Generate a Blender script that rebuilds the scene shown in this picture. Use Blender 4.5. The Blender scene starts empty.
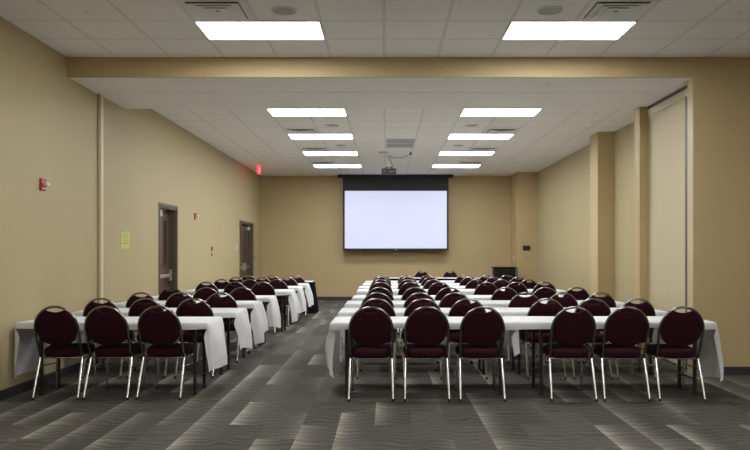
import bpy, bmesh, math, random
from mathutils import Vector, Matrix
random.seed(7)
S = bpy.context.scene
C = S.collection
PI = math.pi

# ------------------------------------------------------------------ materials
def srgb(r, g, b):
    f = lambda c: (c/255/12.92) if c/255 <= 0.04045 else ((c/255+0.055)/1.055)**2.4
    return (f(r), f(g), f(b), 1)

def mat(name, col, rough=0.6, metal=0.0, spec=0.5, noise=0.0, nscale=8.0, bump=0.0, bscale=200.0, sheen=0.0):
    m = bpy.data.materials.new(name); m.use_nodes = True
    nt = m.node_tree; b = nt.nodes['Principled BSDF']
    b.inputs['Base Color'].default_value = col
    b.inputs['Roughness'].default_value = rough
    b.inputs['Metallic'].default_value = metal
    b.inputs['Specular IOR Level'].default_value = spec
    if sheen:
        b.inputs['Sheen Weight'].default_value = sheen
    if noise or bump:
        tc = nt.nodes.new('ShaderNodeTexCoord')
    if noise:
        n = nt.nodes.new('ShaderNodeTexNoise'); n.inputs['Scale'].default_value = nscale
        n.inputs['Detail'].default_value = 4
        nt.links.new(tc.outputs['Object'], n.inputs['Vector'])
        r = nt.nodes.new('ShaderNodeMapRange')
        r.inputs['To Min'].default_value = 1-noise; r.inputs['To Max'].default_value = 1+noise
        nt.links.new(n.outputs['Fac'], r.inputs['Value'])
        mx = nt.nodes.new('ShaderNodeVectorMath'); mx.operation = 'SCALE'
        mx.inputs[0].default_value = col[:3]
        nt.links.new(r.outputs['Result'], mx.inputs['Scale'])
        nt.links.new(mx.outputs[0], b.inputs['Base Color'])
    if bump:
        n2 = nt.nodes.new('ShaderNodeTexNoise'); n2.inputs['Scale'].default_value = bscale
        nt.links.new(tc.outputs['Object'], n2.inputs['Vector'])
        bp = nt.nodes.new('ShaderNodeBump'); bp.inputs['Strength'].default_value = bump
        bp.inputs['Distance'].default_value = 0.004
        nt.links.new(n2.outputs['Fac'], bp.inputs['Height'])
        nt.links.new(bp.outputs['Normal'], b.inputs['Normal'])
    return m

def emis(name, col, strength, base=0.6):
    m = bpy.data.materials.new(name); m.use_nodes = True
    nt = m.node_tree; b = nt.nodes['Principled BSDF']
    b.inputs['Base Color'].default_value = (base, base, base, 1)
    b.inputs['Emission Color'].default_value = col
    b.inputs['Emission Strength'].default_value = strength
    return m

class NG:
    """small helper to wire math nodes"""
    def __init__(s, nt): s.nt = nt
    def m(s, op, a, b=None, c=None):
        n = s.nt.nodes.new('ShaderNodeMath'); n.operation = op
        for i, v in enumerate((a, b, c)):
            if v is None: continue
            if isinstance(v, (int, float)): n.inputs[i].default_value = v
            else: s.nt.links.new(v, n.inputs[i])
        return n.outputs[0]
    def comb(s, x, y, z=0.0):
        n = s.nt.nodes.new('ShaderNodeCombineXYZ')
        for i, v in enumerate((x, y, z)):
            if isinstance(v, (int, float)): n.inputs[i].default_value = v
            else: s.nt.links.new(v, n.inputs[i])
        return n.outputs[0]
    def white(s, vec):
        n = s.nt.nodes.new('ShaderNodeTexWhiteNoise'); n.noise_dimensions = '3D'
        s.nt.links.new(vec, n.inputs['Vector']); return n.outputs['Value'], n.outputs['Color']
    def sep(s, v):
        n = s.nt.nodes.new('ShaderNodeSeparateXYZ'); s.nt.links.new(v, n.inputs[0]); return n.outputs
    def mix(s, f, a, b):
        n = s.nt.nodes.new('ShaderNodeMix'); n.data_type = 'RGBA'
        for k, v in ((0, f), (6, a), (7, b)):
            if isinstance(v, (int, float)): n.inputs[k].default_value = v
            elif isinstance(v, tuple): n.inputs[k].default_value = v
            else: s.nt.links.new(v, n.inputs[k])
        return n.outputs[2]

def carpet_material():
    m = bpy.data.materials.new('plank_carpet'); m.use_nodes = True
    nt = m.node_tree; b = nt.nodes['Principled BSDF']; g = NG(nt)
    geo = nt.nodes.new('ShaderNodeTexCoord')
    x, y, _ = g.sep(geo.outputs['Object'])
    W, L = 0.305, 0.914
    px = g.m('DIVIDE', g.m('ADD', x, 50.11), W)
    ix = g.m('FLOOR', px); fx = g.m('FRACT', px)
    off = g.m('ADD', g.m('MULTIPLY', g.m('FLOORED_MODULO', ix, 2.0), 0.5), 0.435)
    py = g.m('ADD', g.m('DIVIDE', y, L), off)
    iy = g.m('FLOOR', py); fy = g.m('FRACT', py)
    r1, col = g.white(g.comb(ix, iy, 0.5))
    ca, cb, cc = g.sep(col)
    # light band along one long edge of the plank fading across
    flip = g.m('GREATER_THAN', ca, 0.5)
    gx = g.m('ABSOLUTE', g.m('SUBTRACT', flip, fx))
    gx = g.m('POWER', gx, 3.2)
    # varying along the length
    gy = g.m('ABSOLUTE', g.m('SUBTRACT', g.m('GREATER_THAN', cc, 0.5), fy))
    amt = g.m('MULTIPLY', g.m('MAXIMUM', g.m('SUBTRACT', r1, 0.25), 0.0), 1.25)
    lum = g.m('MULTIPLY', g.m('MULTIPLY', gx, g.m('ADD', 0.65, g.m('MULTIPLY', gy, 0.35))), amt)
    # pinstripes on some of the planks
    st = g.m('SINE', g.m('MULTIPLY', fx, 75.0))
    st = g.m('MULTIPLY', g.m('MULTIPLY', st, g.m('GREATER_THAN', cb, 0.7)), 0.03)
    # wavy hatch like a contour pattern
    wv = nt.nodes.new('ShaderNodeTexWave'); wv.inputs['Scale'].default_value = 4.2
    wv.inputs['Distortion'].default_value = 9; wv.inputs['Detail'].default_value = 1
    wv.inputs['Detail Scale'].default_value = 0.9; wv.bands_direction = 'Y'
    nt.links.new(g.comb(x, g.m('MULTIPLY', y, 0.7)), wv.inputs['Vector'])
    pn = nt.nodes.new('ShaderNodeTexNoise'); pn.inputs['Scale'].default_value = 3.2; pn.inputs['Detail'].default_value = 2
    nt.links.new(geo.outputs['Object'], pn.inputs['Vector'])
    patch = g.m('MAXIMUM', g.m('MULTIPLY', g.m('SUBTRACT', pn.outputs['Fac'], 0.45), 5.0), 0.0)
    lum = g.m('MULTIPLY', lum, g.m('ADD', 0.8, g.m('MULTIPLY', g.m('MINIMUM', patch, 1.0), 0.3)))
    hat = g.m('MULTIPLY', g.m('SUBTRACT', wv.outputs['Fac'], 0.5), g.m('ADD', g.m('ADD', 0.05, g.m('MULTIPLY', g.m('MINIMUM', patch, 1.0), 0.11)), g.m('MULTIPLY', lum, 0.4)))
    ns = nt.nodes.new('ShaderNodeTexNoise'); ns.inputs['Scale'].default_value = 90; ns.inputs['Detail'].default_value = 3
    nt.links.new(geo.outputs['Object'], ns.inputs['Vector'])
    fine = g.m('MULTIPLY', g.m('SUBTRACT', ns.outputs['Fac'], 0.5), 0.22)
    base = g.m('MULTIPLY', g.m('SUBTRACT', cc, 0.5), 0.10)
    v = g.m('ADD', g.m('ADD', g.m('ADD', lum, st), g.m('ADD', hat, fine)), g.m('ADD', base, 0.14))
    v = g.m('MINIMUM', g.m('MAXIMUM', v, 0.0), 1.0)
    c = g.mix(v, CARPET_DARK, CARPET_LIGHT)
    nt.links.new(c, b.inputs['Base Color'])
    b.inputs['Roughness'].default_value = 0.95
    b.inputs['Specular IOR Level'].default_value = 0.15
    bp = nt.nodes.new('ShaderNodeBump'); bp.inputs['Strength'].default_value = 0.25; bp.inputs['Distance'].default_value = 0.003
    nt.links.new(ns.outputs['Fac'], bp.inputs['Height']); nt.links.new(bp.outputs['Normal'], b.inputs['Normal'])
    return m

TX, TY, GX0, GY0 = 0.63, 0.61, -1.905, 7.09
def ceiling_material():
    m = bpy.data.materials.new('ceiling_tile'); m.use_nodes = True
    nt = m.node_tree; b = nt.nodes['Principled BSDF']; g = NG(nt)
    tc = nt.nodes.new('ShaderNodeTexCoord')
    x, y, _ = g.sep(tc.outputs['Object'])
    px = g.m('DIVIDE', g.m('SUBTRACT', x, GX0-TX*40), TX); py = g.m('DIVIDE', g.m('SUBTRACT', y, GY0-TY*40), TY)
    fx = g.m('FRACT', px); fy = g.m('FRACT', py)
    dx = g.m('MULTIPLY', g.m('MINIMUM', fx, g.m('SUBTRACT', 1.0, fx)), TX)
    dy = g.m('MULTIPLY', g.m('MINIMUM', fy, g.m('SUBTRACT', 1.0, fy)), TY)
    d = g.m('MINIMUM', dx, dy)
    line = g.m('LESS_THAN', d, 0.008)
    edge = g.m('LESS_THAN', g.m('ABSOLUTE', g.m('SUBTRACT', d, 0.0105)), 0.0025)
    r, _c = g.white(g.comb(g.m('FLOOR', px), g.m('FLOOR', py), 2.0))
    ns = nt.nodes.new('ShaderNodeTexNoise'); ns.inputs['Scale'].default_value = 60; ns.inputs['Detail'].default_value = 5
    nt.links.new(tc.outputs['Object'], ns.inputs['Vector'])
    t = g.m('ADD', g.m('MULTIPLY', g.m('SUBTRACT', ns.outputs['Fac'], 0.5), 0.5), g.m('MULTIPLY', r, 0.25))
    c = g.mix(g.m('ADD', t, 0.4), CEIL_A, CEIL_B)
    c = g.mix(line, c, (CEIL_A[0]*0.97, CEIL_A[1]*0.97, CEIL_A[2]*1.0, 1))
    c = g.mix(edge, c, (CEIL_A[0]*0.6, CEIL_A[1]*0.6, CEIL_A[2]*0.6, 1))
    nt.links.new(c, b.inputs['Base Color'])
    b.inputs['Roughness'].default_value = 0.9; b.inputs['Specular IOR Level'].default_value = 0.2
    return m

CARPET_DARK = (0.034, 0.030, 0.028, 1); CARPET_LIGHT = (0.33, 0.305, 0.255, 1)
CEIL_A = (0.84, 0.83, 0.785, 1); CEIL_B = (0.90, 0.89, 0.845, 1)
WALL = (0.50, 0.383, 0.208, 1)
M = {}
M['carpet'] = carpet_material()
M['ceil'] = ceiling_material()
M['wall'] = mat('beige_wall_paint', WALL, 0.55, spec=0.3, noise=0.03, nscale=1.5, bump=0.08, bscale=150)
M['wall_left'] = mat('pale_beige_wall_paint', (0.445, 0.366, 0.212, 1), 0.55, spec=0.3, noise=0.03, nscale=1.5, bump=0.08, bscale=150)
M['soffit'] = mat('white_soffit_paint', (0.85, 0.83, 0.775, 1), 0.8, spec=0.2, noise=0.02, nscale=2)
M['base'] = mat('dark_rubber_base', (0.035, 0.036, 0.038, 1), 0.5, noise=0.1)
M['cream'] = mat('cream_vinyl', (0.58, 0.50, 0.32, 1), 0.6, noise=0.03, nscale=3, bump=0.1, bscale=300)
M['cream_trim'] = mat('cream_metal_trim', (0.62, 0.55, 0.39, 1), 0.4, noise=0.02)
M['tan_trim'] = mat('tan_bumper', (0.33, 0.23, 0.10, 1), 0.5, noise=0.04)
M['jamb'] = mat('jamb_paint', (0.54, 0.45, 0.29, 1), 0.5, noise=0.02)
M['track'] = mat('dark_track', (0.09, 0.085, 0.08, 1), 0.5, noise=0.1)
M['white_metal'] = mat('white_enamel', (0.66, 0.66, 0.64, 1), 0.4, noise=0.02)
M['panel'] = emis('light_panel', (0.955, 0.975, 0.975, 1), 9.0)
M['black'] = mat('black_plastic', (0.008, 0.008, 0.009, 1), 0.45, spec=0.25, noise=0.15, nscale=20)
M['black_cloth'] = mat('black_skirt_cloth', (0.006, 0.006, 0.008, 1), 0.95, spec=0.05, noise=0.2, nscale=30, bump=0.1)
M['screen_black'] = mat('screen_black_drop', (0.016, 0.016, 0.020, 1), 0.7, noise=0.06)
M['screen'] = emis('projected_picture', srgb(203, 208, 242), 0.28, 0.25)
M['fabric'] = mat('maroon_fabric', (0.026, 0.0048, 0.0105, 1), 0.9, spec=0.12, noise=0.25, nscale=60, bump=0.2, bscale=400, sheen=0.02)
M['dimmed_chrome'] = mat('reflection_darkened_chrome', (0.28, 0.265, 0.255, 1), 0.16, metal=1.0, noise=0.05)  # arch metal coloured darker than the legs to stand for its dark reflections
M['chrome'] = mat('chrome_leg', (0.86, 0.86, 0.85, 1), 0.24, metal=1.0, noise=0.03)
M['rubber'] = mat('black_rubber', (0.012, 0.012, 0.012, 1), 0.7, noise=0.1)
M['cloth'] = mat('white_linen', (0.79, 0.79, 0.81, 1), 0.85, spec=0.2, noise=0.02, nscale=12, bump=0.08, bscale=250)
_nt = M['cloth'].node_tree; _b = _nt.nodes['Principled BSDF']; _o = [n for n in _nt.nodes if n.type == 'OUTPUT_MATERIAL'][0]
_t = _nt.nodes.new('ShaderNodeBsdfTranslucent'); _t.inputs['Color'].default_value = (0.8, 0.8, 0.8, 1)
_mx = _nt.nodes.new('ShaderNodeMixShader'); _mx.inputs[0].default_value = 0.18
_nt.links.new(_b.outputs[0], _mx.inputs[1]); _nt.links.new(_t.outputs[0], _mx.inputs[2]); _nt.links.new(_mx.outputs[0], _o.inputs['Surface'])
M['table_leg'] = mat('dark_table_metal', (0.016, 0.014, 0.014, 1), 0.4, noise=0.1)
M['table_top'] = mat('brown_laminate', (0.05, 0.035, 0.03, 1), 0.5, noise=0.15)
M['door_frame'] = mat('brown_door_frame', (0.105, 0.083, 0.058, 1), 0.45, noise=0.05)
M['door_wood'] = mat('dark_door_wood', (0.095, 0.05, 0.028, 1), 0.3, noise=0.25, nscale=6)
M['glass'] = mat('dark_door_glass', (0.03, 0.02, 0.02, 1), 0.06, noise=0.05)
M['steel'] = mat('brushed_steel', (0.62, 0.62, 0.60, 1), 0.3, metal=1.0, noise=0.04)
M['silver_paint'] = mat('silver_paint', (0.5, 0.5, 0.49, 1), 0.35, noise=0.04)
M['red'] = mat('red_alarm_plastic', (0.36, 0.025, 0.02, 1), 0.4, noise=0.05)
M['white_plastic'] = mat('white_plastic', (0.70, 0.70, 0.68, 1), 0.4, noise=0.02)
M['brown_plate'] = mat('brown_plate', (0.16, 0.11, 0.06, 1), 0.5, noise=0.04)
M['paper'] = mat('yellow_green_paper', (0.54, 0.57, 0.17, 1), 0.8, noise=0.05, nscale=15)
M['ink'] = mat('olive_ink', (0.25, 0.30, 0.06, 1), 0.8, noise=0.05)
M['exit_red'] = emis('exit_letters', (1.0, 0.06, 0.08, 1), 1.2, 0.3)
M['exit_box'] = emis('exit_face', (1.0, 0.03, 0.05, 1), 0.5, 0.2)
M['grille'] = mat('grey_grille', (0.46, 0.46, 0.46, 1), 0.6, noise=0.05)
M['speaker_grille'] = mat('speaker_grille', (0.42, 0.43, 0.42, 1), 0.6, noise=0.05)
M['vent'] = mat('vent_enamel', (0.80, 0.80, 0.77, 1), 0.5, noise=0.03)
M['void'] = mat('duct_dark', (0.16, 0.16, 0.16, 1), 0.9, noise=0.1)

# ------------------------------------------------------------------ mesh helpers
def box(bm, x0, x1, y0, y1, z0, z1, bev=0.0, seg=2):
    vs = [bm.verts.new((x, y, z)) for x in (x0, x1) for y in (y0, y1) for z in (z0, z1)]
    fs = [(0,1,3,2),(4,6,7,5),(0,4,5,1),(2,3,7,6),(0,2,6,4),(1,5,7,3)]
    faces = [bm.faces.new([vs[i] for i in f]) for f in fs]
    if bev > 0:
        es = list({e for f in faces for e in f.edges})
        bmesh.ops.bevel(bm, geom=es, offset=bev, segments=seg, affect='EDGES', profile=0.5)

def tube(bm, pts, rad, seg=10, caps=True):
    pts = [Vector(p) for p in pts]; n = len(pts)
    rr = rad if isinstance(rad, (list, tuple)) else [rad]*n
    up = None; rings = []
    for i, p in enumerate(pts):
        t = (pts[min(i+1, n-1)] - pts[max(i-1, 0)]).normalized()
        if up is None:
            a = Vector((0, 0, 1)) if abs(t.z) < 0.9 else Vector((0, 1, 0))
            up = t.cross(a).normalized()
        else:
            up = (up - t*up.dot(t)).normalized()
        w = t.cross(up)
        rings.append([bm.verts.new(p + (up*math.cos(2*PI*k/seg) + w*math.sin(2*PI*k/seg))*rr[i]) for k in range(seg)])
    for a, b in zip(rings, rings[1:]):
        for k in range(seg):
            bm.faces.new((a[k], a[(k+1) % seg], b[(k+1) % seg], b[k]))
    if caps:
        bm.faces.new(rings[0][::-1]); bm.faces.new(rings[-1])

def rings_mesh(bm, rings, close_first=True, close_last=True):
    vr = [[bm.verts.new(p) for p in r] for r in rings]
    n = len(vr[0])
    for a, b in zip(vr, vr[1:]):
        for k in range(n):
            bm.faces.new((a[k], a[(k+1) % n], b[(k+1) % n], b[k]))
    if close_first: bm.faces.new(vr[0][::-1])
    if close_last: bm.faces.new(vr[-1])

def lathe(bm, prof, cx, cy, cz, seg=24, axis='z'):
    rings = []
    for r, h in prof:
        rg = []
        for k in range(seg):
            a = 2*PI*k/seg
            if axis == 'z': rg.append((cx+r*math.cos(a), cy+r*math.sin(a), cz+h))
            elif axis == 'x': rg.append((cx+h, cy+r*math.cos(a), cz+r*math.sin(a)))
            else: rg.append((cx+r*math.cos(a), cy+h, cz+r*math.sin(a)))
        rings.append(rg)
    rings_mesh(bm, rings)

def obj(name, bm, m, parent=None, smooth=False, mats=None):
    bmesh.ops.recalc_face_normals(bm, faces=bm.faces)
    me = bpy.data.meshes.new(name); bm.to_mesh(me); bm.free()
    o = bpy.data.objects.new(name, me); C.objects.link(o)
    for mm in (mats or [m]): me.materials.append(mm)
    if smooth:
        me.polygons.foreach_set('use_smooth', [True]*len(me.polygons))
        if smooth == 'auto':
            me.set_sharp_from_angle(angle=math.radians(40))
    if parent: o.parent = parent
    return o

def bx(name, dims, m, parent=None, bev=0.0, smooth=False):
    bm = bmesh.new(); box(bm, *dims, bev=bev); return obj(name, bm, m, parent, smooth)

def tag(o, label, cat, group=None):
    o['label'] = label; o['category'] = cat
    if group: o['group'] = group
    return o

def thing(name, label, cat, loc=(0, 0, 0), rotz=0, group=None):
    o = bpy.data.objects.new(name, None); C.objects.link(o)
    o.empty_display_size = 0.1
    o.location = loc; o.rotation_euler = (0, 0, rotz)
    return tag(o, label, cat, group)

def struct(o, label=None, cat=None):
    o['kind'] = 'structure'
    if label: o['label'] = label
    if cat: o['category'] = cat
    return o

def dup(root, loc, rotz, label, group=None):
    r = root.copy(); C.objects.link(r); r.location = loc; r.rotation_euler = (0, 0, rotz)
    r['label'] = label
    if group: r['group'] = group
    for ch in list(root.children):
        c = ch.copy(); C.objects.link(c); c.parent = r
        for gch in list(ch.children):
            d = gch.copy(); C.objects.link(d); d.parent = c
    return r

# ------------------------------------------------------------------ dimensions (camera stands at 0,0)
CZ = 1.45; F = 715.0; VX, VY = 386.0, 252.0
XL = -3.75; XR = 4.37; YB = 21.6; ZC = 3.745
YW = 8.42; YS = 10.29; ZS = 3.51         # bulkhead face, soffit end, soffit height
XFR = 7.6; YF = -3.0                      # far right and rear of the front hall

# ------------------------------------------------------------------ shell
bm = bmesh.new(); box(bm, XL-0.3, XFR+0.2, YF-0.2, YB+0.3, -0.1, 0)
struct(obj('floor', bm, M['carpet']), 'grey patterned plank carpet floor', 'floor')
bm = bmesh.new()
box(bm, XL-0.3, XFR+0.2, YF-0.2, YW+0.02, ZC, ZC+0.15)
box(bm, XL-0.3, XR+0.2, YW+0.02, YB+0.3, ZC, ZC+0.15)
struct(obj('ceiling', bm, M['ceil']), 'white square tile suspended ceiling', 'ceiling')

# left wall with two door openings
D1 = (11.86, 12.82, 2.22); D2 = (18.42, 20.2, 2.22)
bm = bmesh.new()
T = 0.3
def lw(y0, y1, z0, z1): box(bm, XL-T, XL, y0, y1, z0, z1)
lw(YF-0.2, D1[0], 0, ZC); lw(D1[0], D1[1], D1[2], ZC); lw(D1[1], D2[0], 0, ZC)
lw(D2[0], D2[1], D2[2], ZC); lw(D2[1], YB+0.3, 0, ZC)
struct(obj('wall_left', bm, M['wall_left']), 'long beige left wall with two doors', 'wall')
struct(bx('wall_back', (XL-T, XR+0.2, YB, YB+0.3, 0, ZC), M['wall']), 'beige wall behind the screen', 'wall')
bm = bmesh.new()
box(bm, XR, XR+0.2, YW+0.18, YB, 0, ZC)                      # right wall
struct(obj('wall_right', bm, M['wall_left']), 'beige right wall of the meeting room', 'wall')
struct(bx('trim_1', (3.79, XR, 20.6, YB, 0, ZC), M['wall']), 'beige boxed corner chase at back right', 'column')
struct(bx('trim_2', (4.05, XR, 13.65, 14.15, 0, ZC), M['wall']), 'square beige column on the right wall', 'column')
struct(bx('trim_3', (3.60, XR, 10.13, 10.34, 0, ZC), M['wall']), 'narrow beige pier beside the partition pocket', 'column')
struct(bx('wall_front', (3.63, XFR+0.2, YW, YW+0.18, 0, ZC), M['wall']), 'beige front wall right of the opening', 'wall')
struct(bx('wall_side', (XFR, XFR+0.2, YF-0.2, YW, 0, ZC), M['wall']), 'beige side wall of the front hall', 'wall')
struct(bx('wall_rear', (XL-T, XFR+0.2, YF-0.2, YF, 0, ZC), M['wall']), 'beige rear wall of the front hall', 'wall')
# bulkhead: face painted like the wall, underside white
bm = bmesh.new(); box(bm, XL, 3.63, YW, YW+0.03, ZS, ZC)
struct(obj('trim_4', bm, M['wall']), 'beige bulkhead face above the opening', 'bulkhead')
bm = bmesh.new()
box(bm, XL, XR, YW+0.03, 9.21, ZS, ZC); box(bm, XL, XR, 9.27, YS, ZS, ZC); box(bm, XL, XR, 9.21, 9.27, ZS+0.02, ZC)
struct(obj('trim_5', bm, M['soffit']), 'white soffit under the bulkhead', 'soffit')
struct(bx('trim_6', (XL, XR, 9.213, 9.267, ZS-0.004, ZS+0.02), M['soffit']), 'narrow partition track in the soffit', 'track')
# jamb strips
bm = bmesh.new(); box(bm, XL, XL+0.018, 9.30, 9.345, 0, ZS)
struct(obj('trim_7', bm, M['tan_trim']), 'tan bumper strip on the left wall', 'trim')
struct(bx('trim_8', (XL, XL+0.03, 9.345, 9.44, 0, ZS), M['cream_trim'], bev=0.006), 'cream partition jamb on the left wall', 'trim')
struct(bx('trim_9', (3.62, 3.632, YW+0.004, YW+0.14, 0.0, ZS), M['jamb']), 'cream jamb at the right edge of the opening', 'trim')
# partition pocket closet
t = thing('pocket_door', 'tall cream pocket door covering the folded partition beside the right jamb', 'door', (3.72, 8.56, 0)); struct(t)
bx('panel', (0, 0.05, 0.0, 1.565, 0.02, ZS-0.14), M['cream'], t, bev=0.004)
bx('head_trim', (-0.012, 0.05, 0.0, 1.565, ZS-0.14, ZS-0.05), M['cream_trim'], t)
bx('track', (-0.004, 0.05, 0.0, 1.565, ZS-0.05, ZS), M['track'], t)
bm = bmesh.new(); box(bm, -0.03, -0.008, 0.245, 0.275, 1.46, 1.58, bev=0.006)
obj('pull_handle', bm, M['steel'], t)
bx('edge_strip', (-0.008, 0.0, 0.225, 0.30, 0.02, ZS-0.14), M['track'], t)

# baseboards
BH = 0.1
bm = bmesh.new()
for a, b in ((YF, 9.30), (9.44, D1[0]-0.05), (D1[1]+0.05, D2[0]-0.05), (D2[1]+0.05, YB)):
    box(bm, XL, XL+0.012, a, b, 0, BH)
struct(obj('baseboard_left', bm, M['base']), 'dark rubber baseboard along left wall', 'baseboard')
struct(bx('baseboard_back', (XL+0.012, 3.79, YB-0.012, YB, 0, BH), M['base']), 'dark baseboard along back wall', 'baseboard')
bm = bmesh.new()
box(bm, XR-0.012, XR, 14.15, 20.588, 0, BH); box(bm, XR-0.012, XR, 10.352, 13.638, 0, BH)
box(bm, 4.038, 4.05, 13.638, 14.162, 0, BH); box(bm, 4.05, XR, 13.638, 13.65, 0, BH); box(bm, 4.05, XR, 14.15, 14.162, 0, BH)
box(bm, 3.588, 3.60, 10.13, 10.352, 0, BH); box(bm, 3.60, XR-0.012, 10.34, 10.352, 0, BH)
box(bm, 3.778, 3.79, 20.588, YB-0.012, 0, BH); box(bm, 3.79, XR, 20.588, 20.6, 0, BH)
struct(obj('baseboard_right', bm, M['base']), 'dark baseboard along right wall and columns', 'baseboard')
struct(bx('baseboard_front', (3.63, XFR, YW-0.012, YW, 0, BH), M['base']), 'dark baseboard under the front wall', 'baseboard')

# ------------------------------------------------------------------ doors
def panic_bar(parent, y0, y1, xs, latch_y):
    bm = bmesh.new(); box(bm, xs, xs+0.05, y0, y1, 1.0, 1.06, bev=0.008)
    p = obj('panic_bar', bm, M['steel'], parent)
    bm = bmesh.new(); box(bm, xs, xs+0.075, latch_y-0.05, latch_y+0.05, 0.94, 1.14, bev=0.01)
    obj('latch_case', bm, M['steel'], p)
    return p
def door(name, label, y0, y1, h, leaves):
    t = bpy.data.objects.new(name, None); C.objects.link(t); t.location = (XL, y0, 0)
    struct(t, label, 'door')
    W = y1-y0; R = 0.12
    bm = bmesh.new()
    box(bm, -0.2, 0.015, -0.05, 0.03, 0, h+0.05); box(bm, -0.2, 0.015, W-0.03, W+0.05, 0, h+0.05)
    box(bm, -0.2, 0.015, 0.03, W-0.03, h-0.03, h+0.05)
    # clipped to the opening behind the wall plane
    bm.free(); bm = bmesh.new()
    box(bm, 0.0, 0.015, -0.05, 0.0, 0, h+0.05); box(bm, 0.0, 0.015, W, W+0.05, 0, h+0.05); box(bm, 0.0, 0.015, 0.0, W, h, h+0.05)
    box(bm, -0.22, 0.0, 0.0, 0.03, 0, h); box(bm, -0.22, 0.0, W-0.03, W, 0, h); box(bm, -0.22, 0.0, 0.03, W-0.03, h-0.03, h)
    obj('door_frame', bm, M['door_frame'], t)
    bw = (W-0.06)/leaves
    for k in range(leaves):
        a = 0.03+k*bw+0.004; b = a+bw-0.008
        lf = bx('door_leaf', (-R-0.045, -R, a, b, 0.008, h-0.035), M['door_wood'], t, bev=0.003)
        near_latch = (k == 0) if leaves == 2 else False
        # vision lite beside the latch stile
        lc = b-0.25 if (leaves == 1 or k == 0) else a+0.25
        bm = bmesh.new()
        for q in (-0.09, 0.07): box(bm, -R, -R+0.012, lc+q, lc+q+0.02, 1.2, 2.02)
        for z in (1.2, 2.0): box(bm, -R, -R+0.012, lc-0.07, lc+0.07, z, z+0.02)
        obj('lite_frame', bm, M['door_frame'], lf)
        bx('lite_glass', (-R, -R+0.004, lc-0.07, lc+0.07, 1.22, 2.0), M['glass'], lf)
        ly = b-0.10 if (leaves == 1 or k == 0) else a+0.10
        panic_bar(lf, a+0.06, b-0.06, -R, ly)
        hy = a+0.02 if (leaves == 1 or k == 0) else b-0.32
        bm = bmesh.new(); box(bm, -R, -R+0.06, hy, hy+0.30, h-0.16, h-0.06, bev=0.008)
        cl = obj('door_closer', bm, M['silver_paint'], lf)
        bm = bmesh.new(); tube(bm, [(-R+0.05, hy+0.15, h-0.055), (-R+0.08, hy+0.38 if leaves == 1 or k == 0 else hy-0.08, h-0.04)], 0.012)
        obj('closer_arm', bm, M['silver_paint'], cl)
    return t
door('door_1', 'single dark wood door with panic bar in left wall', *D1, 1)
door('door_2', 'double dark wood doors far down the left wall', *D2, 2)

# ------------------------------------------------------------------ ceiling fixtures
def light_panel(x0, y0, label, group):
    t = thing('ceiling_light', label, 'ceiling light', (x0, y0, ZC), 0, group)
    bm = bmesh.new(); w, d = 1.26, 0.61; r = 0.018
    box(bm, 0, w, 0, r, -0.012, 0); box(bm, 0, w, d-r, d, -0.012, 0)
    box(bm, 0, r, r, d-r, -0.012, 0); box(bm, w-r, w, r, d-r, -0.012, 0)
    obj('frame', bm, M['white_metal'], t)
    bx('diffuser', (r, w-r, r, d-r, -0.008, -0.001), M['panel'], t)
    return t
XLs = (-1.905, 1.245)
names = {7.09: 'front hall', 11.42: 'first past the soffit', 13.86: 'second past the soffit', 16.30: 'third past the soffit', 18.74: 'farthest from the soffit, above the screen'}
for y in (7.09, 11.42, 13.86, 16.30, 18.74):
    for i, x in enumerate(XLs):
        side = ('left', 'right')[i]
        if y < 8: lab = 'large glowing %s ceiling panel light in front of the bulkhead' % side
        else: lab = 'glowing ceiling panel light in the %s line, %s' % (side, names[y])
        light_panel(x, y, lab, 'ceiling panel lights')
for y in (2.82, -1.4):  # out-of-view panels added so the front hall is lit
    light_panel(4.395, y, 'added unseen ceiling panel light over the far right %s of the front hall' % ('middle' if y > 0 else 'rear'), 'ceiling panel lights')  # extra column added to brighten the right front wall
    for i, x in enumerate(XLs):
        light_panel(x, y, 'added unseen %s ceiling panel light over the %s of the front hall' % (('left', 'right')[i], 'middle' if y > 0 else 'rear'), 'ceiling panel lights')

def diffuser(x0, y0, label):
    t = thing('air_diffuser', label, 'air vent', (x0+0.31, y0+0.305, ZC), 0, 'square supply air diffusers')
    def ring(a, b, za, zb):
        bm = bmesh.new()
        o = [(-a, -a, za), (a, -a, za), (a, a, za), (-a, a, za)]
        i = [(-b, -b, zb), (b, -b, zb), (b, b, zb), (-b, b, zb)]
        o2 = [(p[0], p[1], p[2]-0.004) for p in o]; i2 = [(p[0], p[1], p[2]-0.004) for p in i]
        rings_mesh(bm, [o, i, i2, o2, o], False, False)
        return bm
    obj('frame', ring(0.295, 0.25, -0.001, -0.004), M['vent'], t)
    bx('backing', (-0.25, 0.25, -0.25, 0.25, -0.003, -0.001), M['void'], t)
    for a, b in ((0.245, 0.165), (0.18, 0.10), (0.115, 0.02)):
        obj('louver', ring(a, b, -0.022, -0.006), M['vent'], t)
    return t
def speaker(x, y, label):
    t = thing('ceiling_speaker', label, 'speaker', (x, y, ZC), 0, 'round ceiling speakers')
    bm = bmesh.new(); lathe(bm, [(0.125, 0.0), (0.125, -0.008), (0.112, -0.012), (0.108, -0.006), (0.108, 0.0)], 0, 0, 0, 32)
    obj('rim', bm, M['white_metal'], t, 'auto')
    bm = bmesh.new(); lathe(bm, [(0.107, -0.001), (0.107, -0.006), (0.07, -0.009), (0.02, -0.010)], 0, 0, 0, 32)
    obj('grille', bm, M['speaker_grille'], t, 'auto')
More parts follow.
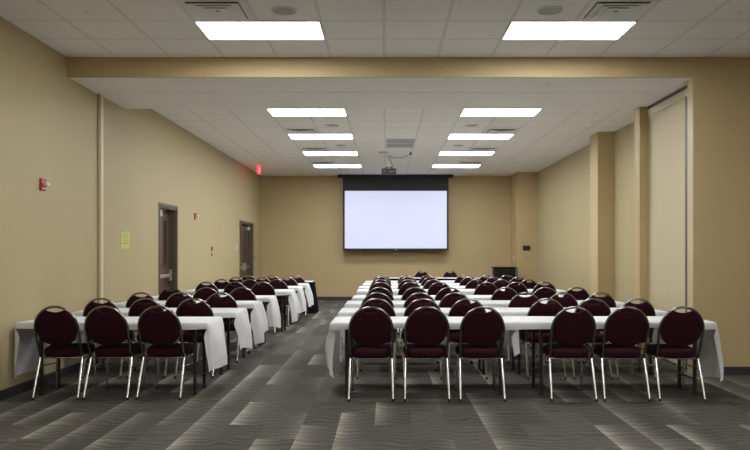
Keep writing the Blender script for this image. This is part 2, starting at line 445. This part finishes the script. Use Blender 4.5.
for y, nm in ((6.48, 'in front of the nearest %s panel light'), (13.25, 'before the second %s panel light'), (15.69, 'before the third %s panel light'), (18.13, 'before the farthest %s panel light')):
    for i, x in enumerate((-1.905, 1.875)):
        diffuser(x, y, 'square white louvered air diffuser ' + nm % ('left', 'right')[i])
    if y < 17:
        for i, x in enumerate((-0.96, 1.56)):
            speaker(x, y+0.305 if y < 8 else y-0.31, 'round white ceiling speaker ' + nm.replace('before', 'a little before') % ('left', 'right')[i])
# return grilles
for k in range(2):
    y0 = 14.47+k*0.61
    t = thing('return_grille', 'grey square return air grille in the ceiling, the %s of two touching' % ('nearer', 'farther')[k], 'air vent', (0.0, y0, ZC), 0, 'return air grilles')
    bm = bmesh.new(); r = 0.03; w, d = 0.62, 0.605
    box(bm, 0, w, 0, r, -0.008, 0); box(bm, 0, w, d-r, d, -0.008, 0); box(bm, 0, r, r, d-r, -0.008, 0); box(bm, w-r, w, r, d-r, -0.008, 0)
    obj('frame', bm, M['white_metal'], t)
    bm = bmesh.new()
    for i in range(14):
        yy = r+0.012+i*(d-2*r-0.02)/14
        box(bm, r, w-r, yy, yy+0.022, -0.006, -0.003)
    obj('louver', bm, M['grille'], t)
    bx('backing', (r, w-r, r, d-r, -0.002, -0.0005), M['grille'], t)
# sprinklers
def sprinkler(px, py, z, label):
    d = (z-CZ)*F/(VY-py); x = (px-VX)*d/F
    t = thing('sprinkler_head', label, 'sprinkler', (x, d, z+0.002), 0, 'ceiling sprinkler heads')
    bm = bmesh.new(); lathe(bm, [(0.042, 0), (0.042, -0.004), (0.03, -0.010), (0.015, -0.012)], 0, 0, 0, 20)
    obj('escutcheon', bm, M['vent'], t, 'auto')
    bm = bmesh.new(); lathe(bm, [(0.010, -0.012), (0.008, -0.018), (0.016, -0.020), (0.016, -0.022)], 0, 0, 0, 14)
    obj('deflector', bm, M['vent'], t, 'auto')
sprinkler(88, 12, ZC, 'small sprinkler head in the front hall ceiling, far left')
sprinkler(740, 13, ZC, 'small sprinkler head in the front hall ceiling, far right')
sprinkler(281, 82, ZS, 'small sprinkler head under the soffit, left of centre')
sprinkler(549, 84, ZS, 'small sprinkler head under the soffit, right of centre')
sprinkler(212, 113, ZC, 'small sprinkler head just past the soffit near the left wall')
sprinkler(403.5, 112.5, ZC, 'small sprinkler head in the middle, just past the soffit')
sprinkler(437, 126.6, ZC, 'small sprinkler head right of the return grilles')
sprinkler(596, 113, ZC, 'small sprinkler head just past the soffit near the right wall')

# exit sign
t = thing('exit_sign', 'glowing red exit sign hung from the ceiling near the double doors', 'exit sign', (-3.375, 19.0, ZC))
bx('canopy', (-0.05, 0.05, -0.07, 0.07, -0.02, 0), M['white_plastic'], t, bev=0.004)
bx('housing', (-0.022, 0.022, -0.155, 0.155, -0.225, -0.02), M['exit_box'], t, bev=0.005)
for s in (1, -1):
    def L(bm, y0, y1, z0, z1):
        a, b = s*y0, s*y1
        box(bm, min(s*0.022, s*0.026), max(s*0.022, s*0.026), min(a, b), max(a, b), z0, z1)
    bm = bmesh.new(); zt, zb = -0.045, -0.195; w = 0.022
    y = -0.135   # E
    L(bm, y, y+w, zb, zt)
    for z in (zb, (zb+zt)/2-w/2, zt-w): L(bm, y+w, y+0.06, z, z+w)
    y = -0.062   # X
    for sg in (1, -1):
        n = 7
        for k in range(n):
            f = k/(n-1); yy = y+0.024+sg*(f-0.5)*0.045
            z0 = zb+(zt-zb)*k/n; L(bm, yy, yy+w*0.9, z0, z0+(zt-zb)/n)
    L(bm, 0.016, 0.038, zb, zt)   # I
    L(bm, 0.085, 0.107, zb, zt-w); L(bm, 0.06, 0.132, zt-w, zt)   # T
    obj('lettering', bm, M['exit_red'], t)

# ------------------------------------------------------------------ screen
SY = 21.15
sx0 = (343.3-VX)*SY/F; sx1 = (449.2-VX)*SY/F
pz = lambda py: CZ+(VY-py)*SY/F
t = thing('projection_screen', 'pull-down projection screen showing a blank pale lilac picture on back wall', 'projection screen', ((sx0+sx1)/2, SY, 0))
hw = (sx1-sx0)/2
bm = bmesh.new(); box(bm, -1.73, 1.70, 0.0, 0.16, ZC-0.085, ZC, bev=0.01); obj('case', bm, M['screen_black'], t)
zb, zt = pz(248.4), pz(190.7)
bx('screen_fabric', (-hw, hw, 0.07, 0.076, pz(249.2), ZC-0.08), M['screen_black'], t)
bx('picture', (-hw+0.055, hw-0.05, 0.066, 0.07, zb, zt), M['screen'], t)
bm = bmesh.new(); tube(bm, [(-hw, 0.073, pz(249.6)), (hw, 0.073, pz(249.6))], 0.022); o = obj('bottom_bar', bm, M['screen_black'], t)
bm = bmesh.new(); box(bm, -0.03, 0.03, 0.035, 0.055, pz(249.6)-0.015, pz(249.6)+0.012); obj('pull_tab', bm, M['silver_paint'], o)

# projector and mount
PX, PY = (389.3-VX)*17.0/F, 17.0
t = thing('projector', 'dark grey projector hanging upside down from the ceiling mount', 'projector', (PX, PY, 3.30))
bm = bmesh.new(); box(bm, -0.175, 0.175, -0.14, 0.14, 0, 0.125, bev=0.018); obj('body', bm, mat('projector_grey', (0.025, 0.025, 0.027, 1), 0.5, noise=0.1), t)
bm = bmesh.new(); lathe(bm, [(0.05, 0.0), (0.05, 0.05), (0.04, 0.055), (0.03, 0.03)], 0.05, 0.14, 0.065, 20, 'y'); obj('lens', bm, M['glass'], t, 'auto')
bm = bmesh.new()
for k in range(8): box(bm, -0.15+k*0.012, -0.144+k*0.012, -0.142, -0.139, 0.03, 0.1)
obj('vent', bm, M['void'], t)
bm = bmesh.new(); box(bm, 0.0, 0.14, -0.143, -0.139, 0.02, 0.075); obj('port_panel', bm, M['brown_plate'], t)
t = thing('projector_mount', 'ceiling mount with pole and spider arms holding the projector', 'mount', (PX, PY, 0))
bm = bmesh.new(); tube(bm, [(0, 0, 3.46), (0, 0, ZC-0.01)], 0.02); obj('pole', bm, M['silver_paint'], t, 'auto')
bm = bmesh.new(); box(bm, -0.09, 0.09, -0.09, 0.09, ZC-0.012, ZC); obj('ceiling_plate', bm, M['white_metal'], t)
bm = bmesh.new()
for a in (0.7, 2.4, 3.9, 5.5): tube(bm, [(0, 0, 3.47), (0.06*math.cos(a), 0.06*math.sin(a), 3.465), (0.12*math.cos(a), 0.1*math.sin(a), 3.425)], 0.009)
obj('arm', bm, M['black'], t, 'auto')
bm = bmesh.new()
ox = 0.50; oy = -0.55
pts = [(PX+0.07, PY+0.02, 3.43), (PX+0.09, PY+0.01, 3.50), (PX+0.06, PY-0.02, 3.58), (PX+0.035, PY-0.05, 3.66), (PX+0.05, PY-0.10, 3.695)]
for k in range(1, 17):
    f = k/16
    pts.append((PX+0.05+(ox-0.05)*f, PY-0.10+(oy+0.10)*f, 3.695-0.045*math.sin(PI*f)))
tube(bm, pts, 0.006, 6)
tag(obj('projector_cable', bm, M['black'], None, True), 'thin black cable looping from projector to a ceiling outlet', 'cable')
t = thing('ceiling_outlet', 'small dark cable outlet on the ceiling right of the projector', 'outlet', (PX+ox, PY+oy, ZC))
bx('plate', (-0.04, 0.04, -0.05, 0.05, -0.008, 0), M['white_plastic'], t)
bx('socket', (-0.022, 0.022, -0.03, 0.03, -0.05, -0.008), M['black'], t, bev=0.004)
bx('box', (-0.12, 0.12, -0.1, 0.1, -0.02, 0), M['white_metal'], tag_parent := thing('ceiling_box', 'small flat white ceiling box left of the projector pole', 'box', ((384-VX)*16.6/F, 16.45, ZC)))
bx('slot', (-0.09, 0.09, -0.104, -0.10, -0.018, -0.004), M['void'], tag_parent)

# ------------------------------------------------------------------ wall fittings
def wall_pt(px, py):
    d = XL*F/(px-VX); return d, CZ+(VY-py)*d/F
def alarm(px, py, label):
    d, z = wall_pt(px, py)
    t = thing('fire_alarm', label, 'fire alarm', (XL-0.002, d, z), 0, 'red strobe fire alarms')
    bm = bmesh.new(); box(bm, 0, 0.026, -0.062, 0.062, -0.065, 0.065, bev=0.006); obj('housing', bm, M['red'], t)
    bm = bmesh.new(); box(bm, 0.026, 0.075, -0.04, 0.03, -0.012, 0.016, bev=0.006); obj('strobe', bm, M['white_plastic'], t)
    bm = bmesh.new(); box(bm, 0.026, 0.03, -0.045, -0.015, -0.055, -0.035); box(bm, 0.026, 0.03, 0.01, 0.045, -0.055, -0.035); obj('horn_slot', bm, M['white_plastic'], t)
alarm(42.5, 184.5, 'red fire alarm with white strobe nearest on the left wall')
alarm(195.5, 216.5, 'small red fire alarm between the two left wall doors')
d, z = wall_pt(126, 240)
t = thing('paper_notice', 'yellow green paper notice on the left wall by the partition jamb', 'notice', (XL-0.002, d, z))
bx('sheet', (0.001, 0.004, -0.17, 0.17, -0.125, 0.115), M['paper'], t)
bm = bmesh.new()
for k in range(5):
    zz = 0.085-k*0.03; box(bm, 0.004, 0.0046, -0.10, 0.10-0.03*(k % 2), zz-0.003, zz+0.003)
box(bm, 0.004, 0.0046, -0.13, 0.13, -0.058, -0.05)
obj('printed_line', bm, M['ink'], t)
bm = bmesh.new(); box(bm, 0.0, 0.012, -0.02, 0.02, 0.11, 0.145, bev=0.003); obj('clip', bm, M['white_plastic'], t)
def plate(name, px, py, w, h, m, m2, label, cat):
    d, z = wall_pt(px, py)
    t = thing(name, label, cat, (XL, d, z))
    bx('cover', (0, 0.008, -w/2, w/2, -h/2, h/2), m, t, bev=0.002)
    return t
t = plate('light_switch', 237.2, 247, 0.085, 0.15, M['white_plastic'], None, 'white light switch just left of the double doors', 'switch')
bx('toggle', (0.008, 0.018, -0.015, 0.015, -0.03, 0.03), M['white_metal'], t)
t = plate('wall_socket', 255.2, 258, 0.11, 0.15, M['brown_plate'], None, 'brown wall plate between double doors and back corner', 'wall plate')
bx('insert', (0.008, 0.011, -0.03, 0.03, -0.045, 0.045), M['tan_trim'], t)
d, z = wall_pt(212, 252)
t = thing('thermostat', 'small brown two-piece thermostat on wall between the doors', 'thermostat', (XL-0.002, d, z))
bx('upper_case', (0, 0.025, -0.04, 0.04, 0.03, 0.11), M['brown_plate'], t, bev=0.004)
bx('lower_case', (0, 0.02, -0.035, 0.035, -0.09, -0.03), M['brown_plate'], t, bev=0.004)
# plates on the back chase
t = thing('control_panel', 'black rectangular control panel on the back right chase', 'control panel', ((527-VX)*20.6/F, 20.602, CZ+4*20.6/F))
bx('housing', (-0.105, 0.105, -0.03, 0, -0.068, 0.068), M['black'], t, bev=0.005)
bx('display', (-0.08, 0.08, -0.032, -0.03, -0.03, 0.045), M['glass'], t)
t = thing('outlet_plate', 'grey outlet plate under the black control panel', 'outlet', ((527-VX)*20.6/F, 20.6, CZ-7*20.6/F))
bx('cover', (-0.06, 0.06, -0.008, 0, -0.06, 0.06), M['tan_trim'], t, bev=0.002)
bm = bmesh.new()
for sx in (-1, 1):
    for sz in (-1, 1): box(bm, sx*0.03-0.012, sx*0.03+0.012, -0.010, -0.008, sz*0.03-0.012, sz*0.03+0.012)
obj('jack', bm, M['white_plastic'], t)
t = thing('side_outlet', 'small white outlet on the chase corner behind the black cart', 'outlet', (3.79, 21.1, CZ-6.5*21/F))
bx('cover', (-0.008, 0, -0.05, 0.05, -0.07, 0.07), M['white_plastic'], t, bev=0.002)
bx('socket', (-0.011, -0.008, -0.02, 0.02, -0.045, 0.045), M['white_metal'], t)

# ------------------------------------------------------------------ black media cart at the back
t = thing('media_cart', 'black media cart standing against the back right corner chase', 'cart', (3.36, 20.25, 0))
bm = bmesh.new(); box(bm, -0.30, 0.30, -0.20, 0.22, 0.10, 0.99, bev=0.02); obj('cabinet', bm, M['black'], t)
bm = bmesh.new(); box(bm, -0.325, 0.325, -0.215, 0.24, 0.99, 1.03, bev=0.015); obj('top', bm, M['black'], t)
for sx in (-1, 1):
    bm = bmesh.new(); tube(bm, [(sx*0.335, -0.19, 0.02), (sx*0.335, -0.19, 1.015)], 0.018); obj('post', bm, M['table_top'], t, 'auto')
bx('base', (-0.34, 0.34, -0.23, 0.25, 0.06, 0.10), M['black'], t)
bx('door', (-0.27, 0.27, -0.212, -0.20, 0.14, 0.92), M['black'], t, bev=0.004)
for sx in (-1, 1):
    for sy in (-1, 1):
        bm = bmesh.new(); lathe(bm, [(0.03, -0.012), (0.03, 0.012)], sx*0.28, sy*0.18, 0.031, 14, 'x'); obj('caster', bm, M['rubber'], t, 'auto')

# ------------------------------------------------------------------ chairs
def lean(z):
    q = max(0.0, (0.93-z)/0.53)
    return -0.012+0.165*q**1.5
def make_chair():
    t = thing('banquet_chair', '', 'chair')
    # seat cushion
    def seat_ring(sc, z):
        r = []
        for k in range(40):
            a = 2*PI*k/40; c, s = math.cos(a), math.sin(a); e = 2/3.6
            x = 0.218*math.copysign(abs(c)**e, c); y = 0.215*math.copysign(abs(s)**e, s)
            x *= (1+0.10*y/0.215)
            r.append((x*sc, 0.345+y*sc, z))
        return r
    bm = bmesh.new()
    rings_mesh(bm, [seat_ring(0.90, 0.402), seat_ring(0.975, 0.408), seat_ring(1.0, 0.43), seat_ring(1.0, 0.455), seat_ring(0.97, 0.478), seat_ring(0.88, 0.492), seat_ring(0.6, 0.499), seat_ring(0.2, 0.502)])
    obj('seat', bm, M['fabric'], t, True)
    # backrest pad
    A = 0.197; zc = 0.690; B = 0.221; out = []
    n = 28
    for k in range(n+1):                       # upper arc, right to left
        a = PI*k/n; x = A*math.cos(a); z = zc+B*math.sin(a)
        if abs(x) < 0.105:
            q = x/0.105; z = min(z, 0.860+0.032*q*q)
        out.append((x, z))
    m = 24
    for k in range(1, m):                      # lower half: rounded bottom
        a = PI+PI*k/m; c, s = math.cos(a), math.sin(a); e = 2/2.5
        x = A*math.copysign(abs(c)**e, c); z = zc+0.165*math.copysign(abs(s)**e, s)
        out.append((x*0.985, z))
    zm = 0.70
    def ring(sc, off):
        return [(x*sc, lean(zm+(z-zm)*sc)+off, zm+(z-zm)*sc) for x, z in out]
    bm = bmesh.new()
    rings_mesh(bm, [ring(0.15, -0.024), ring(0.6, -0.023), ring(0.88, -0.021), ring(0.965, -0.016), ring(1.0, -0.006), ring(1.0, 0.008), ring(0.97, 0.02), ring(0.88, 0.032), ring(0.5, 0.044), ring(0.12, 0.047)])
    obj('backrest', bm, M['fabric'], t, True)
    # arched frame
    pts = []
    for k in range(6):
        z = 0.405+k*(0.685-0.405)/6; pts.append((0.203+0.007*(z-0.405)/0.28, lean(z), z))
    for k in range(25):
        a = PI*k/24; z = 0.690+0.225*math.sin(a); pts.append((0.21*math.cos(a), lean(z), z))
    pts += [(-p[0], p[1], p[2]) for p in reversed(pts[:6])]
    bm = bmesh.new(); tube(bm, pts, 0.0125, 10)
    obj('back_frame', bm, M['dimmed_chrome'], t, True)
    # legs
    for sx in (-1, 1):
        for rear in (True, False):
            if rear: p = [(sx*0.205, 0.165, 0.43), (sx*0.207, 0.142, 0.36), (sx*0.211, 0.085, 0.22), (sx*0.215, 0.006, 0.012)]; r = [0.010, 0.0130, 0.0145, 0.0105]
            else: p = [(sx*0.185, 0.50, 0.405), (sx*0.192, 0.51, 0.33), (sx*0.20, 0.53, 0.18), (sx*0.206, 0.55, 0.012)]; r = [0.010, 0.012, 0.0125, 0.0105]
            bm = bmesh.new(); tube(bm, p, r, 10)
            lg = obj('leg', bm, M['chrome'], t, 'auto')
            f = p[-1]; bm = bmesh.new(); lathe(bm, [(0.0145, 0.0), (0.0145, 0.022), (0.012, 0.026)], f[0], f[1], 0.0, 12)
            obj('rubber_foot', bm, M['rubber'], lg, 'auto')
    bm = bmesh.new()
    for sx in (-1, 1):
        tube(bm, [(sx*0.205, 0.16, 0.41), (sx*0.20, 0.20, 0.385), (sx*0.188, 0.505, 0.385)], 0.010, 8)
        tube(bm, [(sx*0.208, 0.12, 0.31), (sx*0.194, 0.515, 0.29)], 0.007, 8)
    tube(bm, [(-0.2, 0.20, 0.388), (0.2, 0.20, 0.388)], 0.009, 8); tube(bm, [(-0.188, 0.49, 0.388), (0.188, 0.49, 0.388)], 0.009, 8)
    obj('seat_frame', bm, M['chrome'], t, True)
    return t
chair0 = make_chair()
first = True
ROWN = ['front', 'second', 'third', 'fourth', 'fifth', 'sixth', 'seventh', 'eighth']
def place_chair(px, d, label, group, rz=None, face=1):
    global first
    x = (px-VX)*(d+0.03)/F
    rz = random.uniform(-0.06, 0.06) if rz is None else rz
    if face < 0: rz += PI
    if first:
        chair0.location = (x, d, 0); chair0.rotation_euler = (0, 0, rz); chair0['label'] = label; chair0['group'] = group; first = False
        return chair0
    return dup(chair0, (x, d, 0), rz, label, group)
LD = [7.0, 8.2, 9.35, 10.7, 12.65, 13.85, 14.95, 16.12]
LPX = [(57, 106.8, 159.8), (102, 146.7, 194.4), (142, 181, 221), (172, 206.7, 242), (206.7, 235.5, 262.7), (222, 250.0, 277), (236, 262.7, 288), (248.2, 272, 296)]
LW = ['nearest the left wall', 'in the middle', 'on the aisle']
for r, (d, pxs) in enumerate(zip(LD, LPX)):
    for k, px in enumerate(pxs):
        if r: px += 0.7
        place_chair(px, d, 'maroon round-backed chair %s of the %s row left of the aisle' % (LW[k], ROWN[r]), 'chairs left of the aisle', 0.05 if (r, k) == (0, 0) else None)
RD = [6.93, 8.14, 9.33, 10.75, 12.6, 13.8, 15.15, 16.35]
RPX = [(371.5, 427.5, 483, 574, 627, 682), (374.5, 421, 466, 545.5, 591.6, 636), (375.5, 418, 453.5, 524, 561, 599.4), (377.5, 413.5, 447.5, 504.4, 544, 575.8),
       (378.5, 408.5, 438, 485.6, 515, 544), (379.5, 407.5, 433, 475.5, 501, 528), (380.3, 407, 430, 469, 493, 518), (380.8, 405.6, 427, 463, 486, 506.5)]
RW = ['nearest the aisle', 'second from the aisle', 'third from the aisle', 'fourth from the aisle', 'fifth from the aisle', 'farthest from the aisle']
for r, (d, pxs) in enumerate(zip(RD, RPX)):
    for k, px in enumerate(pxs):
        if r: px += (2.4, 2.4, 2.0, 1.3, 1.4, 0.8)[k]*(1.0 if r < 5 else 0.6)
        place_chair(px, d, 'maroon round-backed chair %s in the %s row right of the aisle' % (RW[k], ROWN[r]), 'chairs right of the aisle', 0.0 if r == 0 and k < 3 else None)
place_chair(422.4, 20.3, 'maroon chair facing the rows behind the black-skirted head table, left one', 'chairs behind the head table', 0.0, -1)
place_chair(450.8, 20.3, 'maroon chair facing the rows behind the black-skirted head table, right one', 'chairs behind the head table', 0.0, -1)

# ------------------------------------------------------------------ tables
TH = 0.745; TL = 1.83; TW = 0.60
def make_table(L):
    t = thing('folding_table', '', 'table')
    bx('tabletop', (-L/2, L/2, 0, TW, TH-0.022, TH), M['table_top'], t, bev=0.004)
    bm = bmesh.new()
    box(bm, -L/2+0.05, L/2-0.05, 0.05, 0.07, TH-0.065, TH-0.022); box(bm, -L/2+0.05, L/2-0.05, TW-0.07, TW-0.05, TH-0.065, TH-0.022)
    for sx in (-1, 1):
        x = sx*(L/2-0.135); box(bm, x-0.015, x+0.015, 0.07, TW-0.07, TH-0.06, TH-0.022)
    obj('apron', bm, M['table_leg'], t)
    for sx in (-1, 1):
        for y in (0.11, TW-0.11):
            x = sx*(L/2-0.135)
            bm = bmesh.new(); box(bm, x-0.016, x+0.016, y-0.016, y+0.016, 0.008, TH-0.022, bev=0.003)
            lg = obj('leg', bm, M['table_leg'], t)
            bm = bmesh.new(); box(bm, x-0.018, x+0.018, y-0.018, y+0.018, 0, 0.02); obj('glide', bm, M['rubber'], lg)
        bm = bmesh.new(); tube(bm, [(sx*(L/2-0.135), 0.11, 0.16), (sx*(L/2-0.135), TW-0.11, 0.16)], 0.009, 8); obj('brace', bm, M['table_leg'], t)
    return t
table0 = make_table(TL)
tfirst = True
def place_table(xc, y, label, group):
    global tfirst
    if tfirst:
        table0.location = (xc, y, 0); table0['label'] = label; table0['group'] = group; tfirst = False; return table0
    return dup(table0, (xc, y, 0), 0, label, group)

def sm(t): t = max(0, min(1, t)); return t*t*(3-2*t)
def cloth(xc, y0, L, oL, oR, label, group, oF=0.085, oB=0.09, flare=(0.16, 0.16), lift=0.0, slant=0.0, seed=0, m='cloth', xmin=-99, curl=(0.55, 0.55)):
    rnd = random.Random(seed)
    p1, p2, p3, p4 = [rnd.uniform(0, 6.28) for _ in range(4)]
    r = 0.022; W = TW
    def od(t):
        a = min(t/r, PI/2); return r*math.sin(a), r*(1-math.cos(a))+max(0, t-r*PI/2)
    def axis(lo, hi, olo, ohi, step):
        a = []
        if olo > 0:
            n = max(4, int(olo/0.03)); a += [lo-olo*(1-k/n) for k in range(n)]
            a += [lo-0.02, lo-0.01] if olo > 0.06 else []
        n = max(2, int((hi-lo)/step)); a += [lo+(hi-lo)*k/n for k in range(n+1)]
        if ohi > 0:
            n = max(4, int(ohi/0.03)); a += [hi+0.01, hi+0.02] if ohi > 0.06 else []; a += [hi+ohi*(k+1)/n for k in range(n)]
        return sorted(set(round(q, 5) for q in a))
    us = axis(0, L, oL, oR, 0.06); vs = axis(0, W, oF, oB, 0.05)
    bm = bmesh.new(); grid = []
    for u in us:
        row = []
        for v in vs:
            du = -u if u < 0 else max(0, u-L); sd = -1 if u < 0 else 1
            dv = -v if v < 0 else max(0, v-W); sv = -1 if v < 0 else 1
            x = min(max(u, 0), L); y = min(max(v, 0), W); z = 0
            if dv > 0:                           # hem drifts a little
                dv *= 1+0.10*math.sin(u*2.3+p1)+0.06*math.sin(u*6.1+p2)
            fl = flare[0 if sd < 0 else 1]
            if du > 0:
                du *= 1+0.05*math.sin(v*5+p3)+slant*(0.5-v/W)
            ou, hu = od(du); ov, hv = od(dv)
            s = sm(du/0.16)
            wav = math.sin(v*11+p3)*0.028+math.sin(v*21+p4)*0.014
            if du > 0:
                bulge = fl*hu*(1-curl[0 if sd < 0 else 1]*hu/0.55)
                x += sd*(ou+bulge+wav*sm(hu/0.3)-s*0.95*dv*(1-0.45*min(1, hu/0.5)))
            if dv > 0:
                y += sv*(ov*(1-s)+s*(0.30*dv+0.02*math.sin(du*7+p1))+(1-s)*0.06*hv+(1-s)*0.006*math.sin(u*9+p2))
            z -= max(hu, hv)+0.25*min(hu, hv)
            if du == 0 and dv == 0:
                z += 0.0012*math.sin(u*5+p1)*math.sin(v*9+p2)
            row.append(bm.verts.new((max(x-L/2, xmin-xc), y, z)))
        grid.append(row)
    for a, b in zip(grid, grid[1:]):
        for k in range(len(vs)-1):
            bm.faces.new((a[k], a[k+1], b[k+1], b[k]))
    o = obj('tablecloth', bm, M[m], None, True)
    o.location = (xc, y0, TH+0.005+lift)
    return tag(o, label, 'tablecloth', group)

TN = [7.15, 8.36, 9.70, 10.96, 12.85, 14.15, 15.43, 16.85]
rl = lambda r: ROWN[r]
for r, y in enumerate(TN):
    jx = [0, 0.03, -0.01, 0.0, 0.06, 0.055, 0.055, 0.06][r]
    xc = -2.715+jx
    place_table(xc-(0.04 if r == 1 else 0), y, 'narrow dark-legged table of the %s row left of the aisle' % rl(r), 'tables left of the aisle')
    if r < 7:
        cloth(xc-0.02, y, TL+0.05, 0.57, 0.49, 'white tablecloth on the %s row table left of the aisle' % rl(r), 'tablecloths left of the aisle',
              flare=(0.22, 0.34), xmin=XL+0.006, seed=20+r, slant=(0.10, -0.12, 0.22, -0.08, 0.18, 0.14, -0.1)[r])
for r, y in enumerate(TN):
    xa = 0.385+[0, 0, 0, 0.035, 0.035, 0.01, 0.05, 0.06][r]; xb = 2.36+[0, 0, 0, -0.03, -0.06, -0.11, -0.07, -0.07][r]
    place_table(xa, y, 'narrow dark-legged table of the %s row right of the aisle, aisle side' % rl(r), 'tables right of the aisle, aisle side')
    place_table(xb, y, 'narrow dark-legged table of the %s row, right wall side' % rl(r), 'tables nearest the right wall')
    cloth(xa, y, TL, 0.54, 0.33 if r < 3 else 0.015, 'white tablecloth on the %s row table right of the aisle, aisle side' % rl(r), 'tablecloths right of the aisle, aisle side',
          flare=(0.25, 0.14), curl=(0.95, 0.55), seed=50+r, slant=0.06)
    cloth(xb-0.08, y, TL+0.16, 0, 0.63, 'white tablecloth on the %s row table, right wall side' % rl(r), 'tablecloths nearest the right wall',
          flare=(0.1, 0.46), seed=80+r, lift=0.004)
# head table
t = make_table(2.44); t.location = (1.34, 19.0, 0); tag(t, 'head table with black skirt below the projection screen', 'table')

def skirt(xc, y0, L, label, group=None, flare=0.15):
    bm = bmesh.new()
    per = []
    W = TW; n = 220; P = 2*(L+W)
    def pt(s, off):
        s = s % P
        if s < L: return (-L/2+s, -off)
        s -= L
        if s < W: return (L/2+off, s)
        s -= W
        if s < L: return (L/2-s, W+off)
        s -= L
        return (-L/2-off, W-s)
    rings = []
    for j in range(9):
        f = j/8; rg = []
        for k in range(n):
            s = P*k/n; w = 0.014*(0.5+0.5*math.sin(k*2*PI*40/n))*(0.35+f)
            x, y = pt(s, 0.008+flare*f*0.6+w)
            cx = 1 if abs(x) > L/2 else 0
            rg.append((x, y, (TH+0.002)-(TH-0.012)*f))
        rings.append(rg)
    rings_mesh(bm, rings, False, False)
    o = obj('table_skirt', bm, M['black_cloth'], None, True); o.location = (xc, y0, 0)
    return tag(o, label, 'table skirt', group)
skirt(1.34, 19.0, 2.44, 'black skirt around the head table below the screen')
skirt(-2.645, 16.85, TL, 'black skirt around the last row table left of the aisle')
cloth(1.34, 19.0, 2.44, 0.02, 0.02, 'white runner cloth on top of the black-skirted head table', None, oF=0.012, oB=0.03, seed=5)
cloth(-2.655, 16.85, TL, 0.02, 0.02, 'white cloth topping the black-skirted last row table left of the aisle', None, oF=0.02, oB=0.02, seed=6)

# ------------------------------------------------------------------ camera, world, view
cd = bpy.data.cameras.new('camera'); cam = bpy.data.objects.new('camera', cd); C.objects.link(cam)
cam.location = (0, 0, CZ); cam.rotation_euler = (PI/2, 0, 0)
cd.sensor_width = 36; cd.lens = F/750*36
cd.shift_x = (375.5-VX)/750; cd.shift_y = (VY-225)/750
cd.clip_start = 0.05; cd.clip_end = 100
S.camera = cam
w = bpy.data.worlds.new('world'); S.world = w; w.use_nodes = True
w.node_tree.nodes['Background'].inputs[0].default_value = (0.02, 0.02, 0.02, 1)
S.view_settings.view_transform = 'Standard'; S.view_settings.look = 'None'
S.view_settings.gamma = 1; S.view_settings.use_curve_mapping = False
S.view_settings.exposure = 1.63
